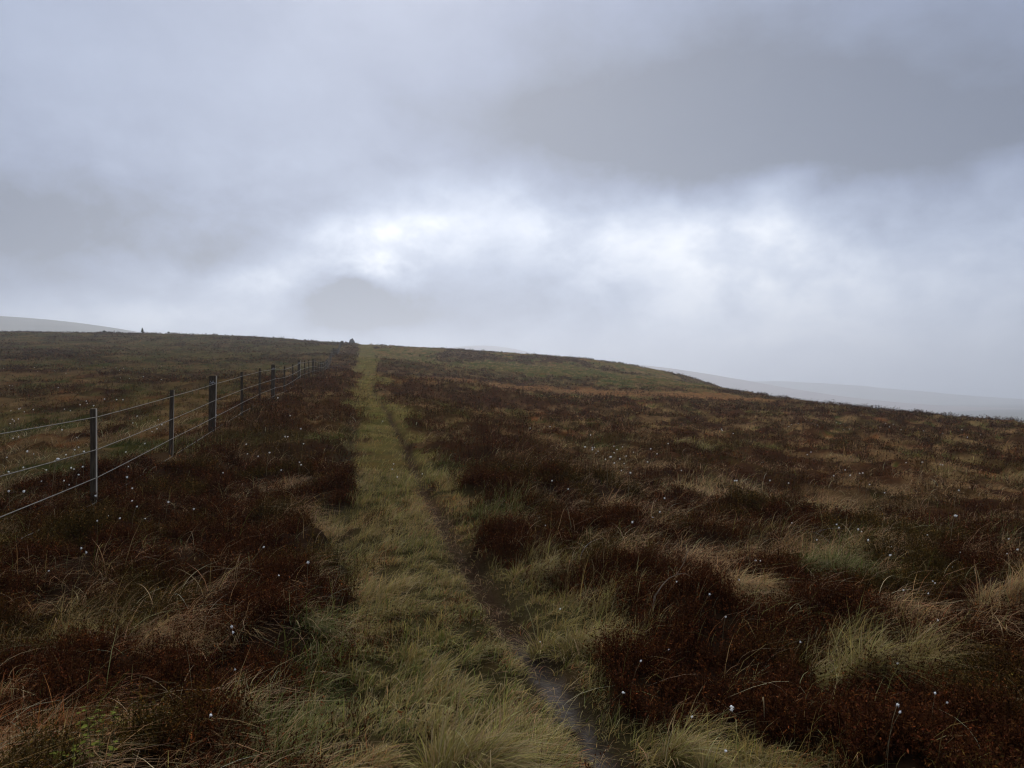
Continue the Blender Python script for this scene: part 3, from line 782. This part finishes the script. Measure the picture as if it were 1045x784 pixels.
def crest(px):
    t = (px - CX) / F; Zs = np.linspace(120, 330, 900)
    g = H(t * Zs, Zs); i = int(np.argmax((g - EYE) / Zs))
    return t * Zs[i], float(Zs[i]), float(g[i])
# ------------------------------------------------------------------ cairn on the crest, little shrubs on the left skyline
M_stone = simple('cairn_stone', (.07, .066, .062), .9, 0, 3, (.13, .125, .115), (1, 1, 1), .3)
import bmesh
cxx, cz_, cgz = crest(359)
bm = bmesh.new(); rr = random.Random(4)
for lay in range(8):
    rad = 1.15 * (1 - lay / 8.3); k = max(1, int(rad * 9))
    for j in range(k):
        a = 6.283 * j / k + lay; s = rr.uniform(.20, .34)
        M4 = Matrix.Translation((math.cos(a) * rad * .85, math.sin(a) * rad * .85, .12 + lay * .22)) @ Matrix.Rotation(rr.uniform(0, 3), 4, 'Z') @ Matrix.Diagonal((s * 1.3, s, s * .7, 1))
        r_ = bmesh.ops.create_icosphere(bm, subdivisions=1, radius=1, matrix=M4)
        for v in r_['verts']: v.co += Vector((rr.uniform(-.05, .05), rr.uniform(-.05, .05), rr.uniform(-.03, .03)))
    if rad > .3:
        bmesh.ops.create_cone(bm, cap_ends=True, segments=10, radius1=rad * .9, radius2=rad * .75, depth=.24, matrix=Matrix.Translation((0, 0, .10 + lay * .22)))
me = bpy.data.meshes.new('cairn'); bm.to_mesh(me); bm.free()
o = link('cairn', me, M_stone); 
o.location = (cxx, cz_, cgz - .1)
tag(o, 'pyramid shaped stone cairn on the crest where the fence ends', 'cairn')

M_twig = simple('shrub_wood', (.04, .03, .025), .9)
for (px, hh, sp_, lab) in ((145, 1.35, .5, 'tiny lone bush, tallest on the left skyline beside the far hill'), (106, .35, .6, 'low dark bush on the left skyline in front of the far hill'), (172, .4, .4, 'small pale bush on the left skyline right of the tallest bush')):
    x, Z, zg = crest(px)
    e = bpy.data.objects.new('skyline_bush', None); COL.objects.link(e); e.location = (x, Z, zg)
    tag(e, lab, 'bush', 'bushes on the left skyline')
    V, Fc = tube([(0, 0, -.2), (.05, 0, hh * .5), (.0, .05, hh * .9)], [.07, .05, .02], 6)
    pydata('trunk', V, Fc, M_twig, e)
    nb = 420
    a = rng.random(nb) * 6.283; zz = hh * (.15 + .85 * rng.random(nb)); rd = sp_ * (1.02 - zz / hh) * np.sqrt(rng.random(nb)) + .05
    x_, y_ = np.cos(a) * rd, np.sin(a) * rd
    V, Q, T = blades(x_, y_, np.full(nb, .28), a, rng.random(nb) * .8, np.full(nb, .07), jitter(np.repeat(np.array([[.05, .05, .03]]), nb, 0)), jitter(np.repeat(np.array([[.06, .06, .035]]), nb, 0)), segs=2, z=zz)
    quads('crown', V, Q, M_blade, T, parent=e)

# ------------------------------------------------------------------ far hills
M_hill = simple('far_hill_grass', (.12, .105, .075), .95, 0, .012, (.17, .15, .11))
M_hill2 = simple('far_hill_heather', (.20, .13, .11), .95, 0, .010, (.25, .19, .15))
def hill(name, cx, cy, top, sx, sy, m, seed, ang=0., rel=6.):
    nx = 120; u = np.linspace(-2.6, 2.6, nx); U, Vv = np.meshgrid(u, u)
    X = U * sx; Y = Vv * sy
    Zh = (top + 66) * np.exp(-.5 * (U ** 2 + Vv ** 2)) + rel * (fbm(X / 300 + seed, Y / 300, seed, 5) - .5) * 2 * np.exp(-.25 * (U ** 2 + Vv ** 2))
    Zh = Zh - 66 - 3
    ca, sa = math.cos(ang), math.sin(ang)
    XX = cx + X * ca - Y * sa; YY = cy + X * sa + Y * ca
    o = quads(name, np.stack([XX, YY, Zh], -1), grid_faces(nx, nx), m, None, True)
    tag(o, kind='structure')
hill('hill', -640 * 2.0, 930 * 2.0, 91 * 2.0, 352 * 2.0, 480, M_hill, 3, 0, 2.0)
hill('hill', (490 - CX) / F * 4200, 4200, 1.6 + .0588 * 4200, 530, 400, M_hill2, 8, 0, 4)
hill('hill', (610 - CX) / F * 3300, 3300, 1.6 + .0370 * 3300, 620, 400, M_hill2, 12, 0, 5)
hill('hill', (760 - CX) / F * 4700, 4700, 1.6 + .0145 * 4700, 920, 350, M_hill, 15, 0, 8)
hill('hill', (1100 - CX) / F * 4600, 4600, 1.6 - .015 * 4600, 1000, 350, M_hill, 19, 0, 10)

# ------------------------------------------------------------------ haze
m = bpy.data.materials.new('hill_mist'); m.use_nodes = True; N = m.node_tree.nodes; L = m.node_tree.links
N.remove(N['Principled BSDF'])
pv = N.new('ShaderNodeVolumePrincipled'); pv.inputs['Color'].default_value = (.93, .96, 1.0, 1); pv.inputs['Density'].default_value = .00040; pv.inputs['Anisotropy'].default_value = .62
L.new(pv.outputs[0], N['Material Output'].inputs['Volume'])
x0, x1, y0, y1, z0, z1 = -5600, 5600, -5600, 5600, -90, 268
V = [(x0, y0, z0), (x1, y0, z0), (x1, y1, z0), (x0, y1, z0), (x0, y0, z1), (x1, y0, z1), (x1, y1, z1), (x0, y1, z1)]
Fc = [(3, 2, 1, 0), (4, 5, 6, 7), (0, 1, 5, 4), (1, 2, 6, 5), (2, 3, 7, 6), (3, 0, 4, 7)]
o = pydata('haze', V, Fc, m); tag(o, kind='stuff')

# ------------------------------------------------------------------ sky
world = bpy.data.worlds.new('World'); scene.world = world; world.use_nodes = True
N = world.node_tree.nodes; L = world.node_tree.links; N.clear()
SUN_EL, SUN_AZ = R(38), R(-8)       # behind the cloud, ahead of the walker
def val(v):
    n_ = N.new('ShaderNodeValue'); n_.outputs[0].default_value = v; return n_.outputs[0]
def math_(op, a, b=None, c=None):
    n_ = N.new('ShaderNodeMath'); n_.operation = op
    for i, q in enumerate((a, b, c)):
        if q is None: continue
        if isinstance(q, (int, float)): n_.inputs[i].default_value = q
        else: L.new(q, n_.inputs[i])
    return n_.outputs[0]
tc = N.new('ShaderNodeTexCoord'); sx = N.new('ShaderNodeSeparateXYZ'); L.new(tc.outputs['Generated'], sx.inputs[0])
az = math_('ARCTAN2', sx.outputs[0], sx.outputs[1]); el = math_('ARCSINE', sx.outputs[2])
def noise(scale, detail, rough, dist, off, sy=1., warp=None):
    cb = N.new('ShaderNodeCombineXYZ'); L.new(math_('ADD', az, off), cb.inputs[0]); L.new(math_('MULTIPLY', el, sy), cb.inputs[1]); cb.inputs[2].default_value = off * .37
    v = cb.outputs[0]
    nz = N.new('ShaderNodeTexNoise'); nz.inputs['Scale'].default_value = scale; nz.inputs['Detail'].default_value = detail; nz.inputs['Roughness'].default_value = rough; nz.inputs['Distortion'].default_value = dist
    L.new(v, nz.inputs['Vector']); return nz.outputs['Fac']
w1 = noise(6, 6, .52, .1, 3.1, 1.4); w2 = noise(6, 6, .52, .1, 9.7, 1.4)
AZ = math_('ADD', az, math_('MULTIPLY', math_('SUBTRACT', w1, .5), .12))
EL = math_('ADD', el, math_('MULTIPLY', math_('SUBTRACT', w2, .5), .09))
def blob(px, row, rx, ry, amp, tilt=0.):
    a0 = math.atan((px - CX) / F); e0 = math.atan((HY - row) / F * math.cos(a0))
    dx = math_('SUBTRACT', AZ, a0); dy = math_('SUBTRACT', EL, e0)
    c, s = math.cos(tilt), math.sin(tilt)
    u = math_('ADD', math_('MULTIPLY', dx, c * F / rx), math_('MULTIPLY', dy, s * F / rx))
    v = math_('ADD', math_('MULTIPLY', dx, -s * F / ry), math_('MULTIPLY', dy, c * F / ry))
    q = math_('ADD', math_('MULTIPLY', u, u), math_('MULTIPLY', v, v))
    return math_('MULTIPLY', math_('EXPONENT', math_('MULTIPLY', q, -1.)), amp)
acc = val(.305)
BL = [(400, 256, 60, 34, .74, 0), (455, 215, 60, 26, .14, 0), (245, 292, 85, 24, .46, 0), (820, 320, 330, 100, .21, 0), (330, 262, 70, 22, .26, .2), (530, 225, 60, 50, .22, 0), (635, 240, 90, 44, .26, 0), (775, 255, 75, 34, .22, 0), (720, 285, 240, 48, .20, 0),
      (370, 304, 58, 34, -.72, .15), (575, 305, 75, 40, -.20, 0), (480, 318, 70, 24, -.14, 0),
      (40, 235, 260, 55, -.16, 0), (200, 275, 150, 24, -.12, 0), (900, 145, 330, 56, -.17, 0), (680, 125, 240, 60, -.19, 0), (760, 40, 260, 70, -.10, 0),
      (400, 70, 130, 60, .01, 0), (150, 90, 120, 50, .03, 0), (500, 375, 1600, 40, .16, 0), (150, 334, 240, 18, .26, 0), (880, 330, 260, 80, .05, 0), (470, 185, 180, 50, .05, 0)]
n3 = noise(9, 8, .55, .15, 7.7, 1.4)
rag = N.new('ShaderNodeMapRange'); rag.interpolation_type = 'SMOOTHSTEP'; L.new(n3, rag.inputs[0])
for i_, v_ in ((1, .34), (2, .66), (3, .62), (4, 1.32)): rag.inputs[i_].default_value = v_
pos = val(0.)
for b in BL:
    if b[4] > .1: pos = math_('ADD', pos, blob(*b))
    else: acc = math_('ADD', acc, blob(*b))
acc = math_('ADD', acc, math_('MULTIPLY', pos, rag.outputs[0]))
# an overcast sky is brightest overhead, above the frame
zen = N.new('ShaderNodeMapRange'); zen.interpolation_type = 'SMOOTHSTEP'; L.new(el, zen.inputs[0])
for i_, v_ in ((1, .56), (2, 1.05), (3, 0.), (4, .66)): zen.inputs[i_].default_value = v_
acc = math_('ADD', acc, zen.outputs[0])
n1 = noise(3.2, 8, .52, .2, 1.3, 1.9); n2 = noise(11, 8, .6, .2, 5.9, 1.5)
acc = math_('ADD', acc, math_('MULTIPLY', math_('SUBTRACT', n1, .5), .20))
band = math_('ADD', .10, math_('MULTIPLY', math_('EXPONENT', math_('MULTIPLY', math_('POWER', math_('DIVIDE', math_('SUBTRACT', el, .17), .11), 2.), -1.)), .42))
acc = math_('ADD', acc, math_('MULTIPLY', math_('SUBTRACT', n2, .5), band))
acc = math_('MAXIMUM', acc, .12)
rp = N.new('ShaderNodeValToRGB'); L.new(acc, rp.inputs[0])
e = rp.color_ramp.elements
e[0].position = 0; e[0].color = (0, 0, 0, 1); e[1].position = 1; e[1].color = (.97, 1., 1.06, 1)
for p_, c_ in ((.25, (.200, .245, .372)), (.45, (.370, .434, .585)), (.70, (.63, .69, .82))):
    q = e.new(p_); q.color = (*c_, 1)
sky = N.new('ShaderNodeTexSky'); sky.sky_type = 'NISHITA'; sky.sun_disc = False; sky.sun_elevation = SUN_EL; sky.sun_rotation = SUN_AZ
sky.air_density = 1.2; sky.dust_density = 2
STR = .1
sc_ = N.new('ShaderNodeVectorMath'); sc_.operation = 'SCALE'; L.new(rp.outputs[0], sc_.inputs[0]); sc_.inputs['Scale'].default_value = .97 / STR
mx = N.new('ShaderNodeMix'); mx.data_type = 'RGBA'; mx.inputs[0].default_value = .96
L.new(sky.outputs[0], mx.inputs[6]); L.new(sc_.outputs[0], mx.inputs[7])
bg = N.new('ShaderNodeBackground'); bg.inputs[1].default_value = STR; L.new(mx.outputs[2], bg.inputs[0])
ow = N.new('ShaderNodeOutputWorld'); L.new(bg.outputs[0], ow.inputs[0])

sl = bpy.data.lights.new('sun', 'SUN'); sl.energy = 1.5; sl.angle = R(28); sl.color = (1, .985, .965)
so = bpy.data.objects.new('sun', sl); COL.objects.link(so)
dv = Vector((math.sin(SUN_AZ) * math.cos(SUN_EL), math.cos(SUN_AZ) * math.cos(SUN_EL), math.sin(SUN_EL)))
so.rotation_euler = dv.to_track_quat('Z', 'Y').to_euler()

# ------------------------------------------------------------------ camera
cam = bpy.data.cameras.new('camera'); co = bpy.data.objects.new('camera', cam); COL.objects.link(co); scene.camera = co
cam.sensor_width = 36; cam.lens = 36 * F / 1045; cam.clip_start = .05; cam.clip_end = 20000
co.location = (0, 0, EYE); co.rotation_euler = (R(90) + math.atan((HY - 392) / F), 0, 0)

scene.render.engine = 'CYCLES'
cy = scene.cycles
cy.use_denoising = True
try: cy.denoiser = 'OPENIMAGEDENOISE'; cy.denoising_input_passes = 'RGB_ALBEDO_NORMAL'
except Exception: pass
cy.max_bounces = 5; cy.diffuse_bounces = 3; cy.glossy_bounces = 2; cy.transmission_bounces = 2; cy.volume_bounces = 2; cy.use_fast_gi = False
cy.caustics_reflective = False; cy.caustics_refractive = False
cy.filter_width = 1.2
vs = scene.view_settings
vs.view_transform = 'Standard'; vs.look = 'None'; vs.exposure = .22; vs.gamma = 1; vs.use_curve_mapping = False
